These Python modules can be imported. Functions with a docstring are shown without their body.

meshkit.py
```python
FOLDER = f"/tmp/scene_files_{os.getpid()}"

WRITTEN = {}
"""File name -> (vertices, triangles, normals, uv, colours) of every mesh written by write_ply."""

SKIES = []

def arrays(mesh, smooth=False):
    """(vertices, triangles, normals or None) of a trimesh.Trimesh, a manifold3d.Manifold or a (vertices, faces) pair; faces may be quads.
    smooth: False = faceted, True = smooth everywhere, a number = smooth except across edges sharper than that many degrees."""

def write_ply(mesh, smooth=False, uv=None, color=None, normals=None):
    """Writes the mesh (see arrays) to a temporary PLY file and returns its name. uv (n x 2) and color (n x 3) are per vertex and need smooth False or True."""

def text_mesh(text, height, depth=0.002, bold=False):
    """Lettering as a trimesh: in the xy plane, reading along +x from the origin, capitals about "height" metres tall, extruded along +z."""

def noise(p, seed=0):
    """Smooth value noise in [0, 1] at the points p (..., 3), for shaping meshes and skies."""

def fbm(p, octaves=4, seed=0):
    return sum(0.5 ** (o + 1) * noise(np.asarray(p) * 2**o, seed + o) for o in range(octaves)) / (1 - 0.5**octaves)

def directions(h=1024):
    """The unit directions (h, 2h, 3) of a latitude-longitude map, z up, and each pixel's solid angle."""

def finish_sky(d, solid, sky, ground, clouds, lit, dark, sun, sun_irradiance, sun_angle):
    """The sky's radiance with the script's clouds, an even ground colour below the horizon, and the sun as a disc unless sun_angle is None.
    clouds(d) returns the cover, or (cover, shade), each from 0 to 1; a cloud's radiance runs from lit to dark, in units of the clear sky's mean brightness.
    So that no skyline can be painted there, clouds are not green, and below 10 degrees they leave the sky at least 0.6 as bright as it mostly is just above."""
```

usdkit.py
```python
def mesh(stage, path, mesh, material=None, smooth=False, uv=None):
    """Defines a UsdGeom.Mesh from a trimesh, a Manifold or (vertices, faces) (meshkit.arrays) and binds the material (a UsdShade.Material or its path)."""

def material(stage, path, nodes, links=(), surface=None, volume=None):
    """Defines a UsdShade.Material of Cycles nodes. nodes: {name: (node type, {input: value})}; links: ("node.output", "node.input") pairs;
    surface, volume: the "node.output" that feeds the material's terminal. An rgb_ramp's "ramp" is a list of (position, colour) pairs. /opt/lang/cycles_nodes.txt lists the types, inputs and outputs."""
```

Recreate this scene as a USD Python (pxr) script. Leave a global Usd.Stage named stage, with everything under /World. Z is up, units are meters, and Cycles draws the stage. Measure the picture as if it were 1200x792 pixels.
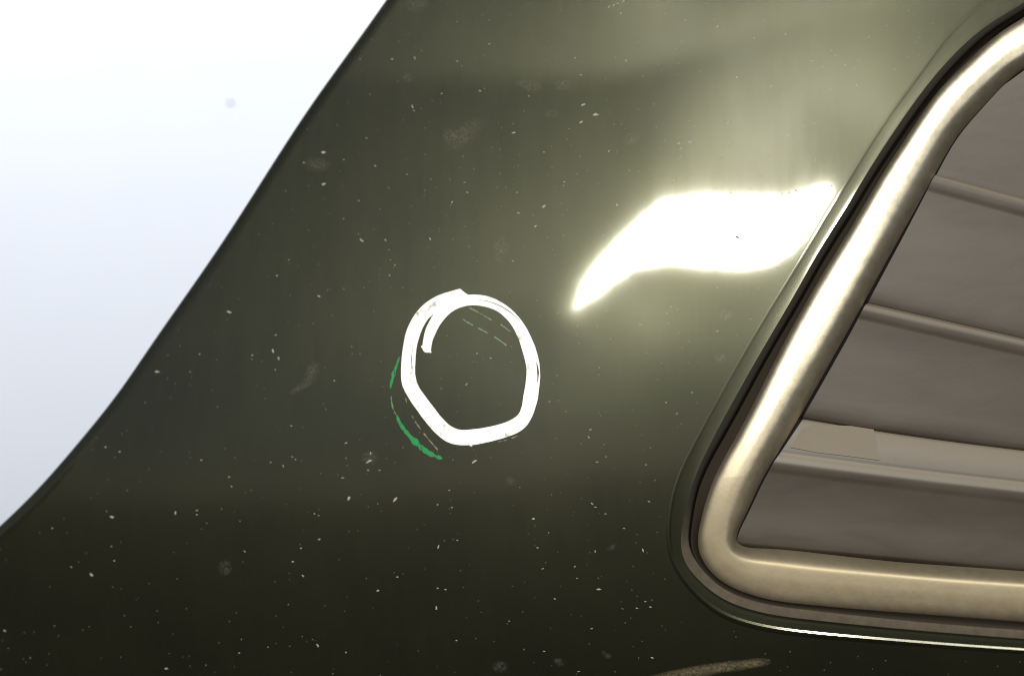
import math, random
import numpy as np
import shapely
from shapely.geometry import Polygon, LineString, Point
from shapely.ops import unary_union
from scipy.interpolate import CubicSpline, RectBivariateSpline, PchipInterpolator
from scipy.ndimage import gaussian_filter
from scipy.spatial import Delaunay
import usdkit, meshkit
from pxr import Usd, UsdGeom, UsdLux, UsdShade, Gf, Sdf, Vt

stage = Usd.Stage.CreateInMemory()
UsdGeom.SetStageUpAxis(stage, UsdGeom.Tokens.z)
UsdGeom.SetStageMetersPerUnit(stage, 1.0)
UsdGeom.Xform.Define(stage, '/World')
rng = np.random.default_rng(7)
random.seed(7)

# ------------------------------------------------------------------ camera, sky, sun, exposure
CAM = np.array([0.0, 0.0, 0.62])
PITCH = math.radians(-5.0)
FOCAL, APERTURE = 40.0, 36.0
EXPOSURE = 0.1
SUN_EL, SUN_AZ = math.radians(25.0), math.radians(200.0)   # azimuth from +y towards +x: behind the camera, a little left
SUN_I, SUN_COL = 1.0, (1.0, 0.945, 0.81)
SKY = 0.055

cam = UsdGeom.Camera.Define(stage, '/World/camera')
cam.CreateHorizontalApertureAttr(APERTURE)
cam.CreateVerticalApertureAttr(APERTURE * 675 / 1024)
cam.CreateFocalLengthAttr(FOCAL)
cam.CreateClippingRangeAttr(Gf.Vec2f(0.02, 1000))
cam.CreateFStopAttr(6.0)
cam.CreateFocusDistanceAttr(0.42)
cam.CreateExposureAttr(EXPOSURE)
cam.AddTranslateOp().Set(Gf.Vec3d(*CAM))
cam.AddRotateXOp().Set(90 + math.degrees(PITCH))

SUN = np.array([math.sin(SUN_AZ) * math.cos(SUN_EL), math.cos(SUN_AZ) * math.cos(SUN_EL), math.sin(SUN_EL)])
sun = UsdLux.DistantLight.Define(stage, '/World/sun')
sun.CreateIntensityAttr(SUN_I)
sun.CreateAngleAttr(0.5)
sun.CreateNormalizeAttr(True)
sun.CreateColorAttr(Gf.Vec3f(*SUN_COL))
zax = Gf.Vec3d(*SUN)
rot = Gf.Rotation(Gf.Vec3d(0, 0, 1), zax)
sun.AddTransformOp().Set(Gf.Matrix4d().SetRotate(rot))

skymat = usdkit.material(stage, '/World/Looks/sky', {
    'sky': ('sky_texture', {'sky_type': 'single_scattering', 'sun_disc': False, 'sun_elevation': SUN_EL, 'sun_rotation': SUN_AZ,
                            'aerosol_density': 0.5, 'air_density': 1.0, 'altitude': 100.0}),
    'soft': ('hsv', {'saturation': 0.6}),
    'bg': ('background_shader', {'strength': SKY}),
}, [('sky.color', 'soft.color'), ('soft.color', 'bg.color')], surface='bg.background')
dome = UsdLux.DomeLight.Define(stage, '/World/sky')
UsdShade.MaterialBindingAPI.Apply(dome.GetPrim()).Bind(skymat)
dome.GetPrim().SetCustomDataByKey('kind', 'structure')

# ------------------------------------------------------------------ helpers
F = FOCAL / APERTURE * 1200.0            # focal length in photograph pixels, used to measure the photograph
cp, sp = math.cos(PITCH), math.sin(PITCH)
RX = np.array([1.0, 0, 0]); FW = np.array([0, cp, sp]); UP = np.array([0, -sp, cp])


def ray(xy):
    xy = np.asarray(xy, float)
    return RX * ((xy[..., 0:1] - 600) / F) + UP * (-(xy[..., 1:2] - 396) / F) + FW


def world(xy, z):
    """The point at distance z (along the camera's axis) seen at the measured position xy of the photograph."""
    return CAM + ray(xy) * np.asarray(z)[..., None]


used = {}


def numbered(path):
    n = used.get(path, 0)
    used[path] = n + 1
    return path if n == 0 else f'{path}_{n:03d}'


def tag(prim, **kw):
    for k, v in kw.items():
        if v:
            prim.SetCustomDataByKey(k, v)
    return prim


ORIGIN = np.array([0.0, 0.42, 0.0])      # the car's place on the ground


def mesh(name, v, f, mat, parent='/World', normals=None, smooth=30, local=True, **kw):
    path = numbered(f'{parent}/{name}')
    v = np.asarray(v, float) - (ORIGIN if local else 0)
    f = np.asarray(f, int)
    if f.shape[1] == 4:
        f = np.vstack([f[:, [0, 1, 2]], f[:, [0, 2, 3]]])
    if normals is None:
        m = usdkit.mesh(stage, path, (v, f), mat, smooth=smooth)
    else:
        m = usdkit.mesh(stage, path, (v, f), mat, smooth=False)
        m.CreateNormalsAttr(Vt.Vec3fArray.FromNumpy(np.asarray(normals, np.float32)))
        m.SetNormalsInterpolation('vertex')
    tag(m.GetPrim(), **kw)
    return path


def spline(pts, n, closed=False):
    pts = np.asarray(pts, float)
    t = np.r_[0, np.cumsum(np.sqrt(np.linalg.norm(np.diff(pts, axis=0), axis=1)))]   # centripetal
    s = CubicSpline(t, pts)
    d = s(np.linspace(0, t[-1], 4000))
    a = np.r_[0, np.cumsum(np.linalg.norm(np.diff(d, axis=0), axis=1))]
    q = np.linspace(0, a[-1], n)
    return np.stack([np.interp(q, a, d[:, k]) for k in range(2)], 1)


def grid_faces(r, c, flip=False):
    i = np.arange(r * c).reshape(r, c)
    q = np.stack([i[:-1, :-1], i[:-1, 1:], i[1:, 1:], i[1:, :-1]], -1).reshape(-1, 4)
    return q[:, ::-1] if flip else q


# ------------------------------------------------------------------ materials
def mat(name, nodes, links, surface):
    return usdkit.material(stage, f'/World/Looks/{name}', nodes, links, surface=surface)


paint = mat('black_green_paint', {
    'geo': ('geometry', {}),
    'n1': ('noise_texture', {'scale': 18.0, 'detail': 5.0, 'roughness': 0.6}),
    'n2': ('noise_texture', {'scale': 2400.0, 'detail': 2.0, 'roughness': 0.7}),
    'map': ('mapping', {'scale': (2.6, 1.0, 0.35)}),
    'n3': ('noise_texture', {'scale': 70.0, 'detail': 5.0, 'roughness': 0.7}),
    'r1': ('rgb_ramp', {'ramp': [(0.3, (0.0105, 0.0116, 0.0046)), (0.75, (0.0165, 0.0180, 0.0070))]}),
    'rr': ('map_range', {'from_min': 0.25, 'from_max': 0.8, 'to_min': 0.30, 'to_max': 0.33}),
    'cr': ('map_range', {'from_min': 0.3, 'from_max': 0.75, 'to_min': 0.12, 'to_max': 0.155}),
    'bump': ('bump', {'strength': 0.22, 'distance': 0.0002}),
    'p': ('principled_bsdf', {'metallic': 0.75, 'coat_weight': 1.0, 'coat_ior': 1.34, 'specular_ior_level': 0.5}),
}, [('geo.position', 'n1.vector'), ('geo.position', 'n2.vector'), ('geo.position', 'map.vector'), ('map.vector', 'n3.vector'),
    ('n1.fac', 'r1.fac'), ('r1.color', 'p.base_color'), ('n3.fac', 'rr.value'), ('rr.result', 'p.roughness'),
    ('n3.fac', 'cr.value'), ('cr.result', 'p.coat_roughness'), ('n2.fac', 'bump.height'), ('bump.normal', 'p.normal')], 'p.BSDF')

chrome = mat('satin_chrome', {
    'geo': ('geometry', {}),
    'n1': ('noise_texture', {'scale': 210.0, 'detail': 6.0, 'roughness': 0.75}),
    'n2': ('noise_texture', {'scale': 500.0, 'detail': 4.0, 'roughness': 0.7}),
    'rc': ('rgb_ramp', {'ramp': [(0.28, (0.45, 0.40, 0.305)), (0.5, (0.53, 0.485, 0.385)), (0.75, (0.59, 0.545, 0.44))]}),
    'rr': ('map_range', {'from_min': 0.25, 'from_max': 0.8, 'to_min': 0.36, 'to_max': 0.46}),
    'bump': ('bump', {'strength': 0.15, 'distance': 0.0003}),
    'sep': ('separate_xyz', {}),
    'grime': ('map_range', {'range_type': 'smoothstep', 'from_min': 0.575, 'from_max': 0.50, 'to_min': 0.0, 'to_max': 0.22}),
    'add': ('math', {'math_type': 'add'}),
    'gf': ('math', {'math_type': 'multiply', 'value2': 3.2}),
    'dirt': ('mix_color', {'b': (0.29, 0.24, 0.155)}),
    'p': ('principled_bsdf', {'metallic': 0.9}),
}, [('geo.position', 'n1.vector'), ('geo.position', 'n2.vector'), ('n1.fac', 'rc.fac'), ('rc.color', 'dirt.a'), ('grime.result', 'gf.value1'), ('gf.value', 'dirt.fac'), ('dirt.result', 'p.base_color'),
    ('n1.fac', 'rr.value'), ('geo.position', 'sep.vector'), ('sep.z', 'grime.value'), ('rr.result', 'add.value1'), ('grime.result', 'add.value2'),
    ('add.value', 'p.roughness'), ('n2.fac', 'bump.height'), ('bump.normal', 'p.normal')], 'p.BSDF')

slatmat = mat('dusty_grey_plastic', {
    'geo': ('geometry', {}),
    'map': ('mapping', {'rotation': (0.0, 0.7, 0.0), 'scale': (30.0, 60.0, 110.0)}),
    'n1': ('noise_texture', {'scale': 1.0, 'detail': 5.0, 'roughness': 0.6, 'distortion': 0.6}),
    'n2': ('noise_texture', {'scale': 700.0, 'detail': 3.0}),
    'rc': ('rgb_ramp', {'ramp': [(0.3, (0.023, 0.017, 0.0122)), (0.5, (0.031, 0.0237, 0.0177)), (0.75, (0.040, 0.031, 0.0235))]}),
    'bump': ('bump', {'strength': 0.06, 'distance': 0.0002}),
    'sep': ('separate_xyz', {}),
    'up': ('map_range', {'range_type': 'smoothstep', 'from_min': 0.14, 'from_max': 0.55, 'to_min': 0.0, 'to_max': 0.9}),
    'dust': ('mix_color', {'b': (0.16, 0.138, 0.11)}),
    'p': ('principled_bsdf', {'roughness': 0.5}),
}, [('geo.position', 'map.vector'), ('map.vector', 'n1.vector'), ('geo.position', 'n2.vector'), ('n1.fac', 'rc.fac'), ('rc.color', 'dust.a'),
    ('geo.normal', 'sep.vector'), ('sep.z', 'up.value'), ('up.result', 'dust.fac'), ('dust.result', 'p.base_color'),
    ('n2.fac', 'bump.height'), ('bump.normal', 'p.normal')], 'p.BSDF')

dark = mat('dark_cavity_plastic', {'p': ('principled_bsdf', {'base_color': (0.02, 0.018, 0.016), 'roughness': 0.7})}, [], 'p.BSDF')

chalk = mat('white_paint_marker', {
    'geo': ('geometry', {}),
    'n1': ('noise_texture', {'scale': 260.0, 'detail': 4.0, 'roughness': 0.6}),
    'rc': ('rgb_ramp', {'ramp': [(0.30, (0.24, 0.235, 0.22)), (0.42, (0.82, 0.82, 0.80))]}),
    'p': ('principled_bsdf', {'roughness': 0.55}),
}, [('geo.position', 'n1.vector'), ('n1.fac', 'rc.fac'), ('rc.color', 'p.base_color')], 'p.BSDF')


def plain(name, col, rough=0.6):
    return mat(name, {'p': ('principled_bsdf', {'base_color': col, 'roughness': rough, 'specular_ior_level': 0.2})}, [], 'p.BSDF')


def patchy(name, col, scale, lo, hi, most=1.0):
    return mat(name, {
        'geo': ('geometry', {}),
        'n': ('noise_texture', {'scale': scale, 'detail': 5.0, 'roughness': 0.7}),
        'mr': ('map_range', {'from_min': lo, 'from_max': hi, 'to_min': 0.0, 'to_max': most, 'clamp': True}),
        'at': ('attribute', {'attribute': 'cover'}),
        'mul': ('math', {'math_type': 'multiply'}),
        't': ('transparent_bsdf', {'color': (1, 1, 1)}),
        'd': ('diffuse_bsdf', {'color': col}),
        'mx': ('mix_closure', {}),
    }, [('geo.position', 'n.vector'), ('n.fac', 'mr.value'), ('mr.result', 'mul.value1'), ('at.fac', 'mul.value2'), ('mul.value', 'mx.fac'),
        ('t.BSDF', 'mx.closure1'), ('d.BSDF', 'mx.closure2')], 'mx.closure')


green = plain('green_scratch', (0.012, 0.20, 0.058))
faint_green = plain('faint_green_scratch', (0.11, 0.19, 0.095))
grey_scratch = plain('grey_scratch', (0.16, 0.15, 0.13))
fleck_a = plain('pale_dust_fleck', (0.27, 0.26, 0.225))
fleck_b = plain('dull_dust_fleck', (0.075, 0.072, 0.06))
fleck_d = plain('dark_speck', (0.05, 0.05, 0.05))
smudge = patchy('dust_smudge', (0.35, 0.33, 0.28), 900.0, 0.40, 0.75, 0.15)
tan_smear = patchy('tan_dust_smear', (0.42, 0.35, 0.22), 1300.0, 0.3, 0.8, 0.26)

groundmat = mat('sunlit_ground', {
    'geo': ('geometry', {}),
    'n1': ('noise_texture', {'scale': 3.0, 'detail': 8.0, 'roughness': 0.65}),
    'rc': ('rgb_ramp', {'ramp': [(0.3, (0.030, 0.028, 0.026)), (0.7, (0.052, 0.048, 0.044))]}),
    'p': ('principled_bsdf', {'roughness': 0.9}),
}, [('geo.position', 'n1.vector'), ('n1.fac', 'rc.fac'), ('rc.color', 'p.base_color')], 'p.BSDF')
wallmat = mat('white_wall', {
    'geo': ('geometry', {}),
    'n1': ('noise_texture', {'scale': 6.0, 'detail': 4.0, 'roughness': 0.5}),
    'rc': ('rgb_ramp', {'ramp': [(0.3, (0.70, 0.775, 0.965)), (0.7, (0.72, 0.795, 0.98))]}),
    'p': ('principled_bsdf', {'roughness': 0.6}),
}, [('geo.position', 'n1.vector'), ('n1.fac', 'rc.fac'), ('rc.color', 'p.base_color')], 'p.BSDF')

# ------------------------------------------------------------------ setting: the ground and the pale surface behind
g = 150.0
mesh('ground', [(-g, -g, 0), (g, -g, 0), (g, g, 0), (-g, g, 0)], [(0, 1, 2, 3)], groundmat, smooth=False, local=False, kind='structure',
     label='plain sunlit ground under the car', category='ground')

rows, cols = 40, 24
zz = np.linspace(0.0, 2.4, rows); xx = np.linspace(-2.2, 1.6, cols)
Z, X = np.meshgrid(zz, xx, indexing='ij')
Y = 1.05 - 0.02 * X + 0.55 * np.clip(0.85 - Z, 0, 0.7) ** 2
wv = np.stack([X, Y, Z], -1).reshape(-1, 3)
wall = mesh('background_wall', wv, grid_faces(rows, cols), wallmat, smooth=True, local=False,
            label='smooth overexposed white surface behind the dark panel, small dark speck on it', category='wall')

# ------------------------------------------------------------------ contours measured on the photograph
EDGE = [(620, -240), (560, -152), (505, -74), (454, 0), (409, 63), (364, 126), (313, 204), (252, 298), (181, 400), (138, 462), (89, 523), (44, 574), (0, 617), (-50, 660), (-110, 706)]
L1 = [(1420, -165), (1330, -118), (1240, -62), (1154, 0), (1116, 33), (1076, 86), (1041, 134), (998, 201), (960, 263), (935, 306), (898, 366), (855, 440), (818, 508), (793, 560), (782, 606), (784, 650), (803, 686), (830, 713),
      (856, 728), (897, 739.5), (956, 747.5), (1020, 753), (1110, 760), (1200, 766), (1330, 774), (1420, 779)]
L2 = [(1420, -122), (1330, -76), (1255, -32), (1192, 8), (1157, 30), (1124, 58), (1089, 97), (1056, 142), (1021, 195), (993, 241), (960, 294), (934, 340), (892, 412), (846, 494), (813, 563), (802, 604), (798, 632), (803, 658), (822, 682),
      (851, 703), (897, 718), (944, 725), (1020, 733), (1110, 741), (1200, 748), (1330, 757), (1420, 763)]
GAP = [(1420, -116), (1330, -70), (1257, -27), (1195, 13), (1161, 35), (1129, 63), (1094, 102), (1061, 147), (1026, 199), (998, 245), (965, 298), (939, 344), (897, 416), (852, 498), (819, 562), (808, 611), (808, 641), (824, 668), (853, 692),
       (897, 707), (944, 714), (1020, 722.5), (1110, 731), (1200, 738), (1330, 747), (1420, 753)]
R_OUT = [(1420, -92), (1330, -48), (1260, -13), (1200, 21), (1167, 43), (1137, 71), (1101, 107), (1068, 154), (1033, 208), (998, 268), (960, 330), (911, 420), (870, 502), (839, 560), (822, 612), (820, 644), (836, 672), (865, 691),
         (906, 703), (956, 709), (1020, 714.5), (1110, 721), (1200, 728), (1330, 737), (1420, 743)]
R_IN = [(1420, -50), (1330, -6), (1260, 29), (1200, 62), (1172, 81), (1137, 114), (1106, 151), (1077, 199), (1042, 261), (1022, 297), (993, 350), (960, 409), (932, 456), (906, 502), (880, 548), (862, 588), (853, 622), (853, 640), (866, 654), (900, 661),
        (950, 667), (1040, 675), (1110, 681), (1200, 687), (1330, 696), (1420, 702)]
R_IN2 = [(1420, -26), (1330, 17), (1265, 48), (1208, 78), (1182, 96), (1150, 128), (1122, 160), (1094, 207), (1060, 268), (1040, 304), (1008, 362), (972, 426), (946, 472), (919, 518), (893, 562), (876, 598), (865, 622), (864, 634), (872, 640), (900, 642.5),
         (950, 647), (1040, 657), (1110, 662.5), (1200, 669), (1330, 679), (1420, 685)]
GLINT = [(671, 361), (680, 333), (694, 311), (720, 285), (749, 259), (775, 242), (813, 239), (872, 241), (927, 241), (968, 226), (956, 247), (942, 273), (924, 294), (901, 308), (872, 314), (825, 311), (781, 306), (737, 312), (714, 329), (694, 346)]


def along(pts, n, a, b):
    """n points of a contour: its corner (index range a..b marks it) gets its own share so that contours match station by station."""
    pts = np.asarray(pts, float)
    d = spline(pts, 6000)
    ia = np.argmin(np.linalg.norm(d - a, axis=1)); ib = np.argmin(np.linalg.norm(d - b, axis=1))
    segs = [(0, ia, int(n * 0.45)), (ia, ib, int(n * 0.3)), (ib, 5999, n - int(n * 0.45) - int(n * 0.3))]
    idx = np.concatenate([np.linspace(s, e, m, endpoint=(k == 2)) for k, (s, e, m) in enumerate(segs)])
    x = np.arange(6000)
    return np.stack([np.interp(idx, x, d[:, 0]), np.interp(idx, x, d[:, 1])], 1)


NS = 420
c_l1 = along(L1, NS, (793, 560), (897, 739.5))
c_l2 = along(L2, NS, (813, 563), (897, 718))
c_gap = along(GAP, NS, (819, 562), (897, 707))
c_ro = along(R_OUT, NS, (839, 560), (906, 703))
c_ri = along(R_IN, NS, (876, 556), (900, 661))
c_ri2 = along(R_IN2, NS, (893, 562), (900, 642.5))
c_edge = spline(EDGE, 500)

# ------------------------------------------------------------------ the panel's shape
sun_c = SUN / np.linalg.norm(SUN)
D0 = 0.42
gx = np.arange(-220, 1461, 4.0); gy = np.arange(-300, 961, 4.0)
GX, GY = np.meshgrid(gx, gy, indexing='xy')
pix = np.stack([GX, GY], -1)
om = ray(pix); om = om / np.linalg.norm(om, axis=-1, keepdims=True)
w0 = ray(np.array([830.0, 280.0])); w0 = w0 / np.linalg.norm(w0)
logr = -np.log(1 - om @ sun_c) + np.log(1 - w0 @ sun_c)          # a shallow dish that turns the sun towards one side of the panel
ARM = shapely.box(1020, 330, 1330, 365)
dist = shapely.distance(Polygon(GLINT).union(ARM), shapely.points(GX, GY)) / F
far = gaussian_filter(dist, 14.0)
wf = np.clip(dist * F / 120.0, 0, 1); wf = wf * wf * (3 - 2 * wf)
dist = dist * (1 - wf) + far * wf
S_, l_, K_ = 0.075, 14.0 / F, 0.5
glow = Polygon(GLINT).buffer(30).union(Polygon([(850, 240), (890, 135), (985, 120), (965, 250)]).buffer(25)).union(ARM)
dist2 = gaussian_filter(shapely.distance(glow, shapely.points(GX, GY)) / F, 10.0)
soft = lambda t, w: w * np.logaddexp(0, t / w)
low = soft(GY - 300.0, 90.0) / F
left = np.where(GY < 350, 850 - (GY - 40) * 0.565, 675 - (GY - 350) * 0.25)
left = gaussian_filter(soft(left - GX, 22.0), 5.0) / F
logr = logr + 0.055 * left
topedge = gaussian_filter(92.0 - np.clip((GX - 740) * 0.35, 0, 80), 12.0)
up_ = 1 / (1 + np.exp(np.clip((GY - 245) / 12.0, -40, 40))) / (1 + np.exp(np.clip((745 - GX) / 25.0, -40, 40)))
l_ = gaussian_filter(l_ * (1 + 0.4 * up_), 3.0)
logr = logr + S_ * (dist - l_ * (1 - np.exp(-dist / l_))) + 0.5 * K_ * dist2 ** 2 + 0.5 * 0.5 * low ** 2 - 0.06 / (1 + np.exp((GX - 800) / 40.0)) * soft(topedge - GY, 7.0) / F - 0.018 * soft(topedge - GY, 7.0) / F
logr = gaussian_filter(logr, 1.2)
edge_line = LineString(c_edge)
e = shapely.distance(edge_line, shapely.points(GX, GY))
logr = logr + 0.0010 * np.maximum(0, 1 - e / 12.0) ** 2 - 0.0005 * np.exp(-((e - 8.0) / 3.0) ** 2) * np.clip((GY - 470) / 80, 0, 1)
for (ax, ay), (bx, by), wd_, am in [((1026, 55), (948, 225), 5.0, 1.8e-5), ((1002, 50), (925, 225), 9.0, 3e-5)]:
    L_ = math.hypot(bx - ax, by - ay)
    tt = ((GX - ax) * (bx - ax) + (GY - ay) * (by - ay)) / L_
    dd = ((GX - ax) * (by - ay) - (GY - ay) * (bx - ax)) / L_
    logr = logr - am * np.exp(-(dd / wd_) ** 2) / (1 + np.exp(-(tt) / 12)) / (1 + np.exp((tt - L_) / 12))
zdepth = D0 * np.exp(logr) / np.linalg.norm(ray(pix), axis=-1) * np.linalg.norm(ray(np.array([830.0, 280.0])))
ZS = RectBivariateSpline(gy, gx, zdepth, kx=3, ky=3)


def depth(xy):
    xy = np.asarray(xy, float)
    return ZS.ev(xy[..., 1], xy[..., 0])


def surf(xy, lift=0.0):
    """Point on the panel, lifted towards the viewer's side by lift metres along the normal."""
    p = world(xy, depth(xy))
    return p + normal(xy) * lift if lift else p


def normal(xy):
    xy = np.asarray(xy, float)
    q = 0.5
    a = world(xy + [q, 0], depth(xy + [q, 0])) - world(xy - [q, 0], depth(xy - [q, 0]))
    b = world(xy + [0, q], depth(xy + [0, q])) - world(xy - [0, q], depth(xy - [0, q]))
    n = np.cross(b, a)
    n /= np.linalg.norm(n, axis=-1, keepdims=True)
    s = np.sign(-(n * ray(xy)).sum(-1, keepdims=True))
    return n * s


# a plane fitted to the panel round the opening: the grille sits in it
A = np.c_[c_l1, np.ones(len(c_l1))]
inside = (c_l1[:, 0] < 1260) & (c_l1[:, 1] > -60)
coef = np.linalg.lstsq(A[inside], depth(c_l1)[inside], rcond=None)[0]


def ref(xy):
    xy = np.asarray(xy, float)
    return xy[..., 0] * coef[0] + xy[..., 1] * coef[1] + coef[2]


car = UsdGeom.Xform.Define(stage, '/World/car')
car.AddTranslateOp().Set(Gf.Vec3d(*ORIGIN))
tag(car.GetPrim(), label='dark olive-black glossy car bodywork with chrome-framed grille and a white circle drawn on it', category='car')
CAR = '/World/car'

# ---- body panel: triangulated between its free edge and the grille opening
outline = Polygon(np.vstack([c_edge, [(-110, 930), (1420, 930)], c_l1[::-1], [(1420, -240)]])).buffer(0)
inner = outline.buffer(-2.2)
px, py = np.meshgrid(np.arange(-110, 1421, 3.2), np.arange(-240, 931, 3.2))
cand = np.c_[px.ravel(), py.ravel()] + rng.uniform(-0.4, 0.4, (px.size, 2))
cand = cand[shapely.contains_xy(inner, cand[:, 0], cand[:, 1])]
ring = np.asarray(outline.exterior.coords)[:-1]
ring = np.array([outline.exterior.interpolate(t).coords[0] for t in np.arange(0, outline.exterior.length, 3.0)])
pts2 = np.vstack([ring, cand])
tri = Delaunay(pts2).simplices
cen = pts2[tri].mean(1)
tri = tri[shapely.contains_xy(outline, cen[:, 0], cen[:, 1])]
pv = surf(pts2); pn = normal(pts2)
fn = np.cross(pv[tri[:, 1]] - pv[tri[:, 0]], pv[tri[:, 2]] - pv[tri[:, 0]])
flip = (fn * pn[tri[:, 0]]).sum(1) < 0
tri[flip] = tri[flip][:, ::-1]
PANEL = mesh('body_panel', pv, tri, paint, CAR, normals=pn, label='dark glossy painted body panel, dusty, with a bright sun glint')


def loft(curves, zs, name, mat_, parent, sub=6, smooth=True, **kw):
    """A strip through matching contours, rounded across; zs are the distances of each contour."""
    C = np.stack(curves); Zc = np.stack(zs)
    t = np.r_[0, np.cumsum([np.mean(np.hypot(np.linalg.norm(C[k + 1] - C[k], axis=1), (Zc[k + 1] - Zc[k]) * 3000)) + 1e-3 for k in range(len(C) - 1)])]
    q = np.unique(np.concatenate([np.linspace(t[k], t[k + 1], sub + 1) for k in range(len(t) - 1)]))
    C2, Z2 = PchipInterpolator(t, C)(q), PchipInterpolator(t, Zc)(q)
    P = world(C2, Z2)
    v = P.reshape(-1, 3)
    f = grid_faces(*P.shape[:2])
    n = np.cross(v[f[:, 1]] - v[f[:, 0]], v[f[:, 3]] - v[f[:, 0]]).sum(0)
    if (n * FW).sum() > 0:
        f = f[:, ::-1]
    return mesh(name, v, f, mat_, parent, smooth=smooth, **kw)


def mix(a, b, t):
    return a * (1 - t) + b * t


mm = 0.001
# free edge of the panel: a tight roll that turns back out of sight
nin = np.gradient(c_edge, axis=0); nin = np.stack([nin[:, 1], -nin[:, 0]], 1); nin /= np.linalg.norm(nin, axis=1, keepdims=True)
if nin[200] @ np.array([1.0, 0.5]) < 0:
    nin = -nin
ze = depth(c_edge)
loft([c_edge, c_edge - nin * 0.7, c_edge - nin * 1.2, c_edge - nin * 1.4, c_edge + nin * 6], [ze, ze + 0.4 * mm, ze + 1.6 * mm, ze + 4 * mm, ze + 40 * mm], 'edge_return', paint, PANEL)

ws = np.clip((np.arange(NS) / NS - 0.42) / 0.2, 0, 1); ws = ws * ws * (3 - 2 * ws)
tw = lambda a, b: a * (1 - ws) + b * ws      # the upright limb is flatter, the bottom bar leans down

# flange of the opening: crease, shallow groove, raised lip, then into the gap
z1 = depth(c_l1); z2 = ref(c_l2)
mid1 = mix(c_l1, c_l2, 0.18); mid2 = mix(c_l1, c_l2, 0.62)
zb = lambda c, d: depth(c) + d * mm
zr = lambda c, d: z1 + ref(c) - ref(c_l1) + d * mm
ll = lambda t: c_l1 + (c_l2 - c_l1) * np.broadcast_to(np.asarray(t, float), (NS,))[:, None]
T_ = [tw(a, b) for a, b in ((0.05, 0.13), (0.10, 0.24), (0.12, 0.275), (0.14, 0.31), (0.16, 0.345), (0.18, 0.38), (0.21, 0.5), (0.50, 0.70), (0.82, 0.85))]
hs = np.interp(np.arange(NS), [0, 250, 320, 380, NS], [1, 1.2, 1.45, 1.30, 1.26])
H_ = [tw(a, b * hs) for a, b in ((-0.025, -0.17), (-0.028, -0.21), (-0.022, -0.158), (-0.014, -0.106), (-0.015, -0.054), (0.0, -0.002), (0.015, 0.05), (0.08, 0.14), (0.09, 0.22))]
ridge = [ll(t) for t in T_]
loft([c_l1, *ridge, c_l2], [z1, *[zb(c, h) for c, h in zip(ridge, H_)], zb(c_l2, tw(0.04, 0.3))], 'opening_flange', paint, PANEL, sub=5)
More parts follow.
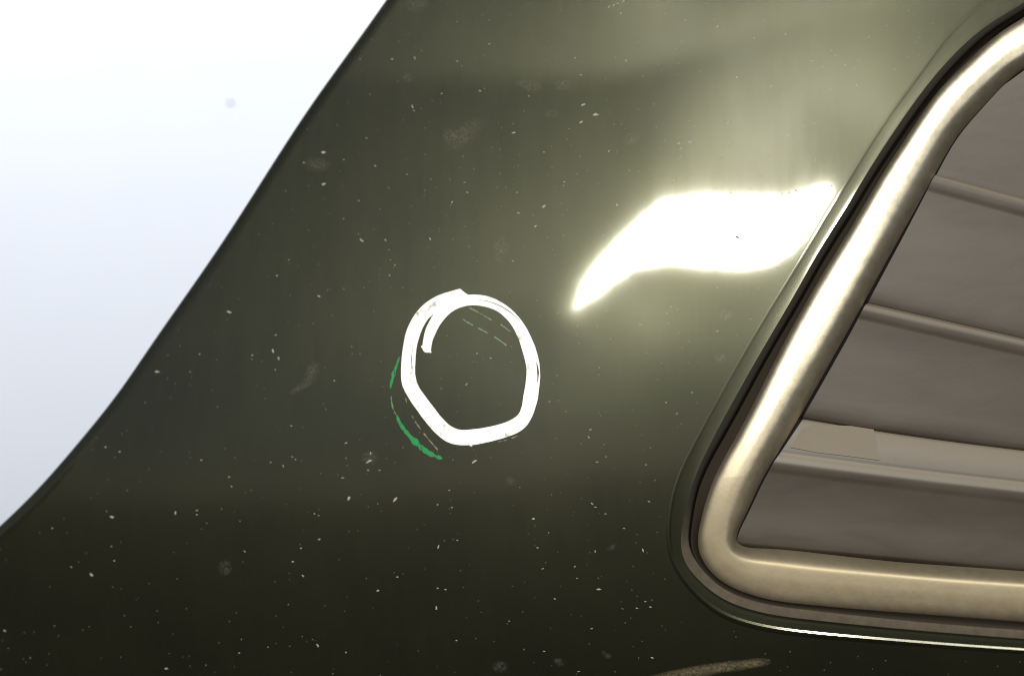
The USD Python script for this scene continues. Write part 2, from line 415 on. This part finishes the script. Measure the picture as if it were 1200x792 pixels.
loft([c_l2, c_gap, mix(c_gap, c_ro, 0.1)], [zb(c_l2, tw(0.04, 0.3)), zb(c_gap, 1.0), zb(c_gap, 9)], 'flange_lip', mat('dusty_lip', {
    'geo': ('geometry', {}), 'sep': ('separate_xyz', {}), 'n': ('noise_texture', {'scale': 220.0, 'detail': 5.0, 'roughness': 0.7}),
    'z': ('map_range', {'range_type': 'smoothstep', 'from_min': 0.525, 'from_max': 0.498, 'to_min': 0.0, 'to_max': 1.3}),
    'm': ('math', {'math_type': 'multiply', 'use_clamp': True}),
    'c': ('mix_color', {'a': (0.013, 0.011, 0.008), 'b': (0.075, 0.060, 0.040)}),
    'p': ('principled_bsdf', {'roughness': 0.7, 'specular_ior_level': 0.3}),
}, [('geo.position', 'sep.vector'), ('geo.position', 'n.vector'), ('sep.z', 'z.value'), ('z.result', 'm.value1'), ('n.fac', 'm.value2'), ('m.value', 'c.fac'), ('c.result', 'p.base_color')], 'p.BSDF'), PANEL, sub=6)
zs_ = [zb(c_gap, 5.5), zb(mix(c_gap, c_ro, 0.35), 6.0), zr(c_ro, tw(7, 10)), zr(c_ro, 12)]
loft([mix(c_gap, c_ro, -0.1), mix(c_gap, c_ro, 0.35), c_ro, mix(c_ro, c_ri, 0.2)], zs_, 'gap_seal', plain('dusty_rubber', (0.018, 0.014, 0.010), 0.8), CAR, sub=4, label='dusty dark rubber seal in the gap round the frame')

BL = (4.2, 2.9, 2.05, 1.7, 2.0)
# ---- grille frame: a rounded satin chrome ring
band = [mix(c_ro, c_ri, t) for t in (0.0, 0.10, 0.38, 0.72, 1.0)]
lean = [(BL[0], 7.6), (BL[1], 5.7), (BL[2], 4.1), (BL[3], 3.1), (BL[4], 2.7)]
loft([mix(c_gap, c_ro, 0.75), *band, mix(c_ri, c_ri2, 0.5), c_ri2],
     [zr(c_ro, 18), *[zr(c, tw(*d)) for c, d in zip(band, lean)], zr(c_ri2, 4.4), zr(c_ri2, 10.5)],
     'grille_frame', chrome, CAR, sub=6, label='satin chrome rounded frame round the grille')

# ---- grille slats
NX = 80
limb = np.asarray(c_ri[:int(NS * 0.6)])[::-1]
def line(p, q, bow=0.0, x1=1420.0):
    x0 = 900.0
    for _ in range(12):                                  # each slat starts behind the frame
        y0 = p[1] + (q[1] - p[1]) * (x0 - p[0]) / (q[0] - p[0])
        x0 = 0.5 * x0 + 0.5 * (np.interp(-y0, -limb[:, 1], limb[:, 0]) + 1.0)
    x = np.linspace(x0, x1, NX)
    y = p[1] + (q[1] - p[1]) * (x - p[0]) / (q[0] - p[0]) + bow * np.sin(np.clip((x - p[0]) / (q[0] - p[0]), -0.5, 1.5) * math.pi)
    return np.stack([x, y], 1)


def slat(lines, name='grille_slat', **kw):
    cs = [a for a, b in lines]; zs = [ref(a) + (11.0 + (b - 16.5) * (0.28 if b < 30 else 0.34)) * mm for a, b in lines]
    return loft(cs, zs, name, slatmat, CAR, sub=5, **kw)


lA = lambda dy: line((1079, 205 + dy), (1200, 238 + dy))
lB = lambda dy: line((998, 357 + dy), (1200, 403 + dy))
lC0 = lambda dy: line((928, 489 + dy), (1200, 528 + dy), 2)
lC = lambda dy: line((900, 540 + dy), (1200, 577 + dy), 1)
lBot = lambda dy: line((864, 636 + dy), (1200, 668 + dy))
lTop = lambda dy: line((1100, -60 + dy), (1200, -40 + dy))
slat([(lTop(-60), 12), (lTop(0), 14), (lA(-14), 24), (lA(-2), 25), (lA(4), 34)])
slat([(lA(-12), 40), (lA(-6), 26), (lA(-3), 18.5), (lA(2), 17), (lA(9), 17.6), (lA(18), 19.5), (lB(-50), 23), (lB(-8), 25), (lB(2), 34)])
slat([(lB(-12), 40), (lB(-6), 26), (lB(-3), 18.5), (lB(2), 17), (lB(8), 17.6), (lB(16), 19.5), (lC0(-46), 23), (lC0(-3), 25), (lC0(2), 34)])
S3 = slat([(lC0(-10), 42), (lC0(-2), 30), (lC0(3), 28.5), (lC(-16), 20), (lC(-12), 19.6), (lC(-5), 17), (lC(0), 16), (lC(6), 16.6), (lC(14), 18.5), (lBot(-40), 23), (lBot(-2), 25), (lBot(8), 34)],
          label='lowest grille slat with a wide dusty top face')
mesh('grille_back', world(np.array([(780, -260), (1460, -260), (1460, 800), (780, 800)], float), ref(np.array([(780, -260), (1460, -260), (1460, 800), (780, 800)], float)) + 0.05),
     [(0, 1, 2, 3)], dark, CAR, smooth=False, label='dark back of the grille cavity')

# ------------------------------------------------------------------ marks on the panel
def blob(c, w):
    return Point(c).buffer(w / 2, 10)


def stroke(pts, widths, n=160, jit=0.0, seed=0):
    r = np.random.default_rng(seed)
    s = spline(pts, n)
    u = np.linspace(0, 1, len(widths)); wd = np.interp(np.linspace(0, 1, n), u, widths)
    if jit:
        k = gaussian_filter(r.normal(0, 1, n), 2.0); k /= np.abs(k).max()
        wd = wd * (1 + jit * k)
    return unary_union([unary_union([blob(s[i], wd[i]), blob(s[i + 1], wd[i + 1])]).convex_hull for i in range(n - 1)])


def decal(poly, name, mat_, lift, step=2.0, thick=None, parent=None, cover=None, **kw):
    """A thin coat of the polygon's outline lying on the panel, with its own thickness."""
    polys = [p for p in getattr(poly, 'geoms', [poly]) if p.area > 0.3]
    V, FF, N, off = [], [], [], 0
    for p in polys:
        b = []
        for rg in [p.exterior, *p.interiors]:
            m = max(6, int(rg.length / step))
            b.append(np.array([rg.interpolate(t / m, normalized=True).coords[0] for t in range(m)]))
        x0, y0, x1, y1 = p.bounds
        X_, Y_ = np.meshgrid(np.arange(x0, x1, step), np.arange(y0, y1, step))
        c = np.c_[X_.ravel(), Y_.ravel()]
        c = c[shapely.contains_xy(p.buffer(-step * 0.6), c[:, 0], c[:, 1])] if len(c) else c
        q = np.vstack(b + [c])
        t = Delaunay(q + rng.uniform(-1e-4, 1e-4, q.shape)).simplices
        ce = q[t].mean(1)
        t = t[shapely.contains_xy(p, ce[:, 0], ce[:, 1])]
        top = surf(q, lift)
        nn = normal(q)
        f = np.cross(top[t[:, 1]] - top[t[:, 0]], top[t[:, 2]] - top[t[:, 0]])
        fl = (f * nn[t[:, 0]]).sum(1) < 0
        t[fl] = t[fl][:, ::-1]
        V.append(top); FF.append(t + off); N.append(q); off += len(q)
        base = off - len(q)
        if thick:
            for k, rg in enumerate(b):
                lo = surf(rg, lift - thick); m = len(rg)
                st = sum(len(z) for z in b[:k]) + base
                V.append(lo); N.append(rg)
                i = np.arange(m); j = (i + 1) % m
                FF.append(np.vstack([np.c_[st + i, st + j, off + j], np.c_[st + i, off + j, off + i]])); off += m
    if not V:
        return None
    path = mesh(name, np.vstack(V), np.vstack(FF), mat_, parent or PANEL, smooth=False, **kw)
    if cover is not None:
        pr = UsdGeom.PrimvarsAPI(stage.GetPrimAtPath(path)).CreatePrimvar('cover', Sdf.ValueTypeNames.FloatArray, 'vertex')
        pr.Set(Vt.FloatArray.FromNumpy(np.asarray(cover(np.vstack(N)), np.float32)))
    return path


zm = lambda pts: [(400 + x / 2.828, 300 + y / 2.828) for x, y in pts]
circle = stroke(zm([(284, 306), (292, 262), (316, 212), (352, 172), (400, 150), (460, 147), (530, 172), (588, 232), (619, 300), (636, 370), (632, 440), (614, 520), (580, 560), (500, 588), (430, 600), (372, 596), (322, 560), (270, 494), (228, 426),
                    (222, 366), (228, 300), (248, 232), (288, 178), (338, 147), (388, 128)]),
                [10, 12.5, 13.5, 13, 12.5, 11.5, 12.5, 14, 16, 16, 16.5, 15.5, 16.5, 17, 18.5, 18, 17, 17, 17, 16.5, 16, 16.5, 16, 15, 12], n=260, jit=0.05, seed=3)
circle = circle.union(stroke(zm([(268, 300), (296, 318)]), [2.5, 2.5], 8)).union(stroke(zm([(424, 620), (432, 629)]), [3, 2], 6)).union(stroke(zm([(392, 116), (412, 132), (430, 140)]), [5, 5, 4], 12))
slits = [stroke(zm([(248, 350), (256, 300), (272, 245), (292, 205)]), [0.4, 2.2, 3.6, 0.8], 30), stroke(zm([(646, 350), (652, 380), (650, 420)]), [0.6, 2.4, 0.5], 16),
         stroke(zm([(450, 146), (510, 158), (560, 186), (598, 222)]), [0.4, 0.9, 1.1, 0.3], 24), stroke(zm([(238, 300), (233, 345), (236, 390)]), [0.3, 0.9, 0.3], 16)]
circle = circle.difference(unary_union(slits))
circle = circle.simplify(0.12)
decal(circle, 'white_circle_mark', chalk, 0.00022, 1.6, 0.00026, label='white paint-marker circle drawn with one overlapping stroke')

def broken(poly, seed, n):
    r = np.random.default_rng(seed)
    x0, y0, x1, y1 = poly.bounds
    cut = [LineString([(a, b), (a + r.uniform(-3, 3), b + r.uniform(1, 6))]).buffer(r.uniform(0.15, 0.5)) for a, b in zip(r.uniform(x0, x1, n), r.uniform(y0, y1, n))]
    return poly.difference(unary_union(cut))


def dashes(pts, w, seed, keep=0.6, n=60):
    r = np.random.default_rng(seed)
    s = spline(pts, n)
    out, i = [], 0
    while i < n - 3:
        k = int(r.integers(2, 7))
        if r.random() < keep:
            out.append(stroke(s[i:min(n, i + k + 2)], [w * r.uniform(0.4, 1), w * r.uniform(0.6, 1.2), w * 0.4], 10, 0.4, int(r.integers(1e6))))
        i += k + int(r.integers(0, 3))
    return unary_union(out)


decal(broken(stroke(zm([(193, 335), (182, 366), (170, 405), (163, 437)]), [1.0, 3.2, 4.2, 1.8], 60, 0.5, 1), 21, 16), 'green_scratch', green, 0.00010, 1.0, 0.0001, label='short green scratch left of the white circle')
decal(broken(stroke(zm([(185, 528), (196, 556), (218, 586), (252, 622), (290, 652), (316, 664), (332, 670)]), [2.2, 4.0, 3.6, 5.2, 5.6, 5.6, 2.0], 110, 0.6, 2), 22, 45), 'green_scratch', green, 0.00010, 1.0, 0.0001,
      label='longer green scratch curving under the white circle')
decal(dashes(zm([(165, 445), (166, 475), (172, 505), (182, 525)]), 1.5, 5, 0.8, 30), 'green_scratch', faint_green, 0.0001, 1.0, label='faint dashed green scratch')
decal(dashes(zm([(425, 172), (460, 190), (500, 214)]), 1.7, 6, 0.9, 30), 'green_scratch', faint_green, 0.0001, 1.0, label='faint dashed green scratch inside the circle, top')
decal(dashes(zm([(385, 196), (430, 226), (490, 258), (548, 297)]), 1.8, 7, 0.85, 60), 'green_scratch', faint_green, 0.0001, 1.0, label='long faint green scratch inside the circle')
decal(dashes(zm([(522, 222), (560, 250)]), 1.7, 8, 0.95, 24), 'grey_scratch', grey_scratch, 0.0001, 1.0)
decal(dashes(zm([(213, 470), (230, 520), (262, 572), (320, 642)]), 1.6, 9, 0.7, 60), 'grey_scratch', grey_scratch, 0.0001, 1.0)
decal(dashes(zm([(520, 615), (560, 605), (590, 592)]), 1.3, 10, 0.6, 30), 'grey_scratch', grey_scratch, 0.0001, 1.0)

# dust flecks, measured one by one: x, y, long side in pixels, angle, tone (a bright, b dull)
def Zp(x0, y0, s, items):
    out = []
    for it in items:
        it = tuple(it) + (0,) * (4 - len(it))
        out.append((x0 + it[0] / s, y0 + it[1] / s, it[2], it[3]))
    return out


FL = []
FL += Zp(0, 0, 1.98, [(837, 137), (910, 137), (962, 134, 3), (958, 250, 3, 70), (783, 290), (851, 321, 2.5), (750, 354, 7, 170), (705, 378, 3), (798, 371, 3), (871, 386, 2.5), (752, 427, 7, 165), (663, 443), (832, 466), (797, 508, 2.5),
                      (832, 543), (838, 557, 5, 50), (895, 557, 4, 50), (903, 580), (998, 555, 3, 80), (670, 603, 3), (906, 603), (914, 620, 2.5), (905, 637), (642, 640, 3), (760, 674), (798, 670), (740, 687, 6, 5), (532, 724, 6, 20),
                      (727, 751), (640, 777, 3)])
FL += Zp(0, 400, 2.021, [(372, 72, 7, 15), (450, 72, 3), (473, 30, 3), (598, 33, 3), (597, 42), (646, 22, 6, 70), (652, 67, 3), (660, 40, 5, 80), (792, 93, 3), (628, 135), (772, 160), (690, 200, 3), (515, 155), (344, 145), (477, 281, 3.4),
                         (250, 250, 3), (284, 261, 3), (641, 286, 3), (671, 295, 4, 80), (692, 273, 3), (700, 279, 3), (543, 321, 3.4), (548, 343, 3), (595, 352), (760, 312), (820, 240, 5, 0), (820, 277), (823, 293), (812, 323, 4, 170),
                         (825, 370, 4, 120), (302, 353), (416, 405, 5, 110), (466, 400, 3), (466, 410, 3), (525, 396), (569, 425, 2.5), (490, 430), (266, 416, 6, 0), (253, 402), (124, 442, 3), (264, 485), (271, 519, 3), (756, 468, 4.4),
                         (745, 408, 3), (755, 412, 3), (711, 480), (713, 489, 3), (694, 521, 3.4), (580, 497, 4, 30), (718, 555, 4.6, 20), (169, 534, 4), (217, 552, 8, 55), (683, 622), (567, 737, 3), (572, 705), (752, 719, 5, 60),
                         (740, 705), (716, 698), (820, 736), (394, 774, 5, 170), (488, 766), (635, 723), (129, 673), (11, 684, 4, 30), (310, 675), (72, 748), (788, 786), (295, 648), (3, 775)])
FL += Zp(420, 0, 2.64, [(775, 22, 4, 140), (790, 17, 4, 140), (803, 12, 4, 150), (812, 42, 4, 110), (848, 33), (820, 5, 4, 150), (924, 20), (1015, 65), (306, 68), (405, 137, 3), (405, 62), (195, 158), (5, 184), (104, 184, 3), (175, 182, 3.6, 60),
                        (306, 190, 3), (320, 205), (670, 180, 3), (688, 233, 4, 170), (828, 189, 3, 130), (35, 293), (258, 290, 3), (376, 282, 3.4), (390, 275), (528, 298, 3), (512, 345), (696, 325, 6, 150), (735, 355, 8, 15), (690, 378, 6, 130),
                        (815, 385), (792, 385), (922, 393), (913, 323), (167, 330, 5, 60), (172, 343, 3), (206, 397), (443, 397), (480, 384), (480, 411, 4.6), (24, 428, 3), (415, 457), (440, 462), (574, 471, 3), (646, 432), (652, 399),
                        (775, 468, 4.4, 120), (685, 485), (52, 514, 3.4), (324, 484), (494, 514), (358, 524), (438, 537), (150, 540, 4, 140), (328, 565, 3.4), (337, 595, 4), (283, 555), (430, 580), (457, 580), (491, 596, 3.2), (240, 580), (224, 555),
                        (205, 590), (94, 582), (3, 622), (290, 625, 4, 110), (286, 635), (635, 575), (637, 563, 3), (573, 640, 7, 150), (495, 659, 4), (442, 638), (633, 666), (548, 700, 5, 120), (68, 647), (158, 690), (330, 700), (12, 745, 5, 30),
                        (84, 743, 4, 40), (222, 740, 5, 80), (293, 740), (343, 763), (585, 735), (635, 730), (838, 528), (800, 635, 5, 60), (947, 435), (990, 445, 6, 150), (1028, 440, 5, 120), (997, 485, 4.4), (975, 560, 5, 140), (1000, 650), (920, 680)])
FL += Zp(400, 300, 2.828, [(62, 325), (35, 300), (440, 680, 11, 160), (370, 675), (690, 482, 4), (720, 478), (825, 575, 4.4), (820, 600, 4.4, 60), (795, 622), (855, 370), (715, 395), (745, 515), (495, 338, 3.2), (450, 323, 3.2), (415, 425, 5, 160),
                           (332, 440), (565, 300), (160, 65, 3), (178, 30, 3), (205, 105), (75, 105), (450, 17), (568, 17, 3)])
FL += Zp(400, 520, 2.857, [(15, 47), (20, 73), (98, 32, 5, 100), (93, 58, 9, 160), (89, 88, 3), (129, 88, 3.4), (151, 48), (207, 12), (180, 186, 11, 130), (25, 183, 6, 140), (90, 210), (122, 200), (362, 155, 3), (322, 203, 3), (370, 213, 3.4),
                           (597, 145), (704, 170), (856, 60, 4), (886, 43, 3), (880, 2), (1035, 14), (1021, 70, 3), (1050, 122), (1030, 193, 4), (840, 200, 5, 40), (852, 211, 4), (884, 234, 3.4), (643, 250, 5.5), (946, 282, 3.4), (990, 303),
                           (986, 330), (1010, 355, 5, 60), (850, 360, 4, 80), (694, 297, 3), (657, 347, 3.6), (684, 397), (674, 417, 3.2), (783, 410, 3.4, 0), (790, 449, 3.2), (862, 486, 6, 0), (715, 518, 4), (345, 323), (388, 322, 3), (325, 345, 6, 120),
                           (188, 445, 3.4), (84, 450), (122, 491, 5, 0), (323, 482, 3.2), (348, 487, 4), (318, 547, 6, 80), (562, 592, 3.2), (940, 550), (990, 549, 4), (1018, 527, 3.6), (1040, 522), (1035, 545, 3.6), (950, 598), (838, 617, 4),
                           (386, 657, 3), (450, 650), (612, 687), (678, 693, 4), (795, 761, 3.6), (1040, 715, 4), (16, 697, 3), (1057, 295), (1110, 210, 5, 20)])
FL += Zp(780, 0, 1.98, [(45, 48, 3), (120, 62, 3.2), (35, 345, 5, 140), (30, 333, 5, 150), (55, 330, 5, 160), (145, 285, 4), (145, 335, 3), (245, 200, 3), (165, 180), (273, 660, 3)])
FL += Zp(780, 340, 3.045, [(185, 147, 3), (95, 365, 3), (198, 380, 3), (2, 400, 3.4), (118, 534, 3.4), (40, 440, 3), (28, 770, 3.4), (303, 103), (345, 210)])


def flecks(items, name, mat_, lift, seed, **kw):
    r = np.random.default_rng(seed)
    V, FF, off = [], [], 0
    for x, y, ln, ang in items:
        a = (ln or 1.8) * 0.5 * 0.92
        b = (max(0.75, min(1.5, a * 0.42)) if ln else 0.9)
        n = 8 if ln > 4 else 6
        th = np.linspace(0, 2 * math.pi, n, endpoint=False)
        k = r.uniform(0.55, 1.2, n)
        t = math.radians(ang) + r.normal(0, 0.2)
        q = np.c_[np.cos(th) * a * k, np.sin(th) * b * k]
        if ln > 7:
            q[:, 1] += 0.10 * q[:, 0] ** 2 / a * r.choice([-1, 1])
        q = np.c_[q[:, 0] * math.cos(t) - q[:, 1] * math.sin(t), q[:, 0] * math.sin(t) + q[:, 1] * math.cos(t)] + [x, y]
        V.append(np.vstack([surf(np.array([[x, y]]), lift * 1.6), surf(q, lift * 0.6)]))
        i = np.arange(n)
        FF.append(np.c_[np.full(n, 0), 1 + (i + 1) % n, 1 + i] + off)
        off += n + 1
    return mesh(name, np.vstack(V), np.vstack(FF), mat_, PANEL, smooth=False, **kw)


okp = outline.buffer(-8).difference(circle.buffer(3))
FL = [q for q in FL if okp.contains(Point(q[0], q[1]))]
bright = [q for q in FL if q[2] >= 3]
dull = [q for q in FL if q[2] < 3]
flecks(bright, 'dust_flecks', fleck_a, 0.00012, 11, kind='stuff', label='bright pale dust flecks and chips scattered over the panel')
extra = []
while len(extra) < 700:
    x, y = rng.uniform(-100, 1200), rng.uniform(-100, 900)
    if okp.contains(Point(x, y)):
        extra.append((x, y, float(rng.choice([0, 0, 1.4, 1.7])), rng.uniform(0, 180)))
flecks(dull, 'dust_flecks', plain('mid_dust_fleck', (0.13, 0.125, 0.105)), 0.00012, 12, kind='stuff')
flecks(extra, 'dust_flecks', fleck_b, 0.0001, 13, kind='stuff', label='tiny dull dust specks scattered over the panel')
flecks([(864, 278, 7.5, 20), (898, 270, 6.0, 80), (768, 257, 3, 0), (683, 338, 3, 160), (732, 294, 1.8, 0), (760, 286, 1.8, 0)], 'dark_specks', fleck_d, 0.00014, 14, kind='stuff')


def fade(c, rx, ry, ang=0):
    c = np.asarray(c, float); t = math.radians(ang)
    def f(q):
        d = q - c
        u = (d[:, 0] * math.cos(t) + d[:, 1] * math.sin(t)) / rx; v = (-d[:, 0] * math.sin(t) + d[:, 1] * math.cos(t)) / ry
        return np.clip(1 - (u * u + v * v), 0, 1)
    return f


def ellipse(c, rx, ry, ang=0):
    th = np.linspace(0, 2 * math.pi, 40, endpoint=False); t = math.radians(ang)
    x, y = np.cos(th) * rx, np.sin(th) * ry
    return Polygon(np.c_[c[0] + x * math.cos(t) - y * math.sin(t), c[1] + x * math.sin(t) + y * math.cos(t)])


SM = [(545, 158, 22, 11, 140), (527, 160, 8, 8, 0), (365, 438, 7, 14, 20), (352, 454, 14, 4, 150), (620, 101, 14, 6, 10), (660, 100, 10, 6, 0), (586, 292, 9, 14, 0), (478, 91, 6, 5, 0), (740, 163, 9, 7, 150), (371, 193, 14, 7, 0),
      (264, 665, 7, 8, 0), (844, 420, 7, 6, 0), (851, 370, 7, 6, 0), (718, 641, 7, 3, 160), (655, 775, 6, 4, 20), (586, 781, 8, 6, 0), (711, 767, 6, 3, 40), (598, 564, 6, 5, 0), (433, 536, 8, 8, 120), (488, 4, 12, 10, 0), (646, 134, 8, 4, 0), (725, 3, 12, 8, 140)]
for c in SM:
    p = ellipse(c[:2], c[2] * 1.3, c[3] * 1.3, c[4])
    if outline.contains(p):
        decal(p, 'dust_smudge', smudge, 0.00006, 2.5, cover=fade(c[:2], c[2] * 1.3, c[3] * 1.3, c[4]))
for c in [(820, 786, 50, 8, -10), (858, 780, 40, 7, -6), (885, 776, 20, 6, -4), (790, 790, 46, 6, -12)]:
    decal(ellipse(c[:2], c[2], c[3], c[4]).intersection(outline), 'dust_smear', tan_smear, 0.00006, 1.5, cover=fade(c[:2], c[2], c[3], c[4]))

# clip tab, a paler flat piece on the lowest slat's top face
tabxy = np.array([(940, 502), (952, 497), (1000, 499), (1024, 503), (1031, 539), (1000, 535), (958, 530), (926, 524)], float)
cz = []
for x, y in tabxy:
    t = np.clip((y - (489 + (x - 928) * 0.143)) / 50.0, 0, 1)
    cz.append(11.0 + (28.5 + (20 - 28.5) * min(1, t * 1.45) - 16.5) * 0.28 - 0.5)
cz = np.array(cz) * mm
top = world(tabxy, ref(tabxy) + cz); low = world(tabxy, ref(tabxy) + cz + 0.9 * mm)
n = len(tabxy)
ff = [(0, i + 1, i) for i in range(1, n - 1)]
ff += [(i, (i + 1) % n, n + (i + 1) % n) for i in range(n)] + [(i, n + (i + 1) % n, n + i) for i in range(n)]
mesh('clip_tab', np.vstack([top, low]), ff, plain('pale_dust_plastic', (0.15, 0.13, 0.103)), S3, smooth=False, label='paler flat tab lying on the slat')

# speck on the pale surface
sc_ = (270, 121)
th = np.linspace(0, 2 * math.pi, 9, endpoint=False)


def wall_at(xy):
    d = ray(np.asarray(xy, float)); p = CAM + d * 1.0
    for _ in range(12):
        y = 1.05 - 0.02 * p[..., 0] + 0.55 * np.clip(0.85 - p[..., 2], 0, 0.7) ** 2
        p = CAM + d * (y / d[..., 1])[..., None]
    return p


sv = wall_at(np.c_[sc_[0] + np.cos(th) * 2.8 * rng.uniform(0.7, 1.2, 9), sc_[1] + np.sin(th) * 2.2 * rng.uniform(0.7, 1.2, 9)]) - [0, 0.0015, 0]
sv = np.vstack([wall_at(np.array([sc_], float)) - [0, 0.003, 0], sv])
mesh('dark_speck', sv, [(0, 1 + (i + 1) % 9, 1 + i) for i in range(9)], plain('grey_speck', (0.16, 0.15, 0.15)), wall, smooth=False, local=False, label='small dark speck on the pale surface')
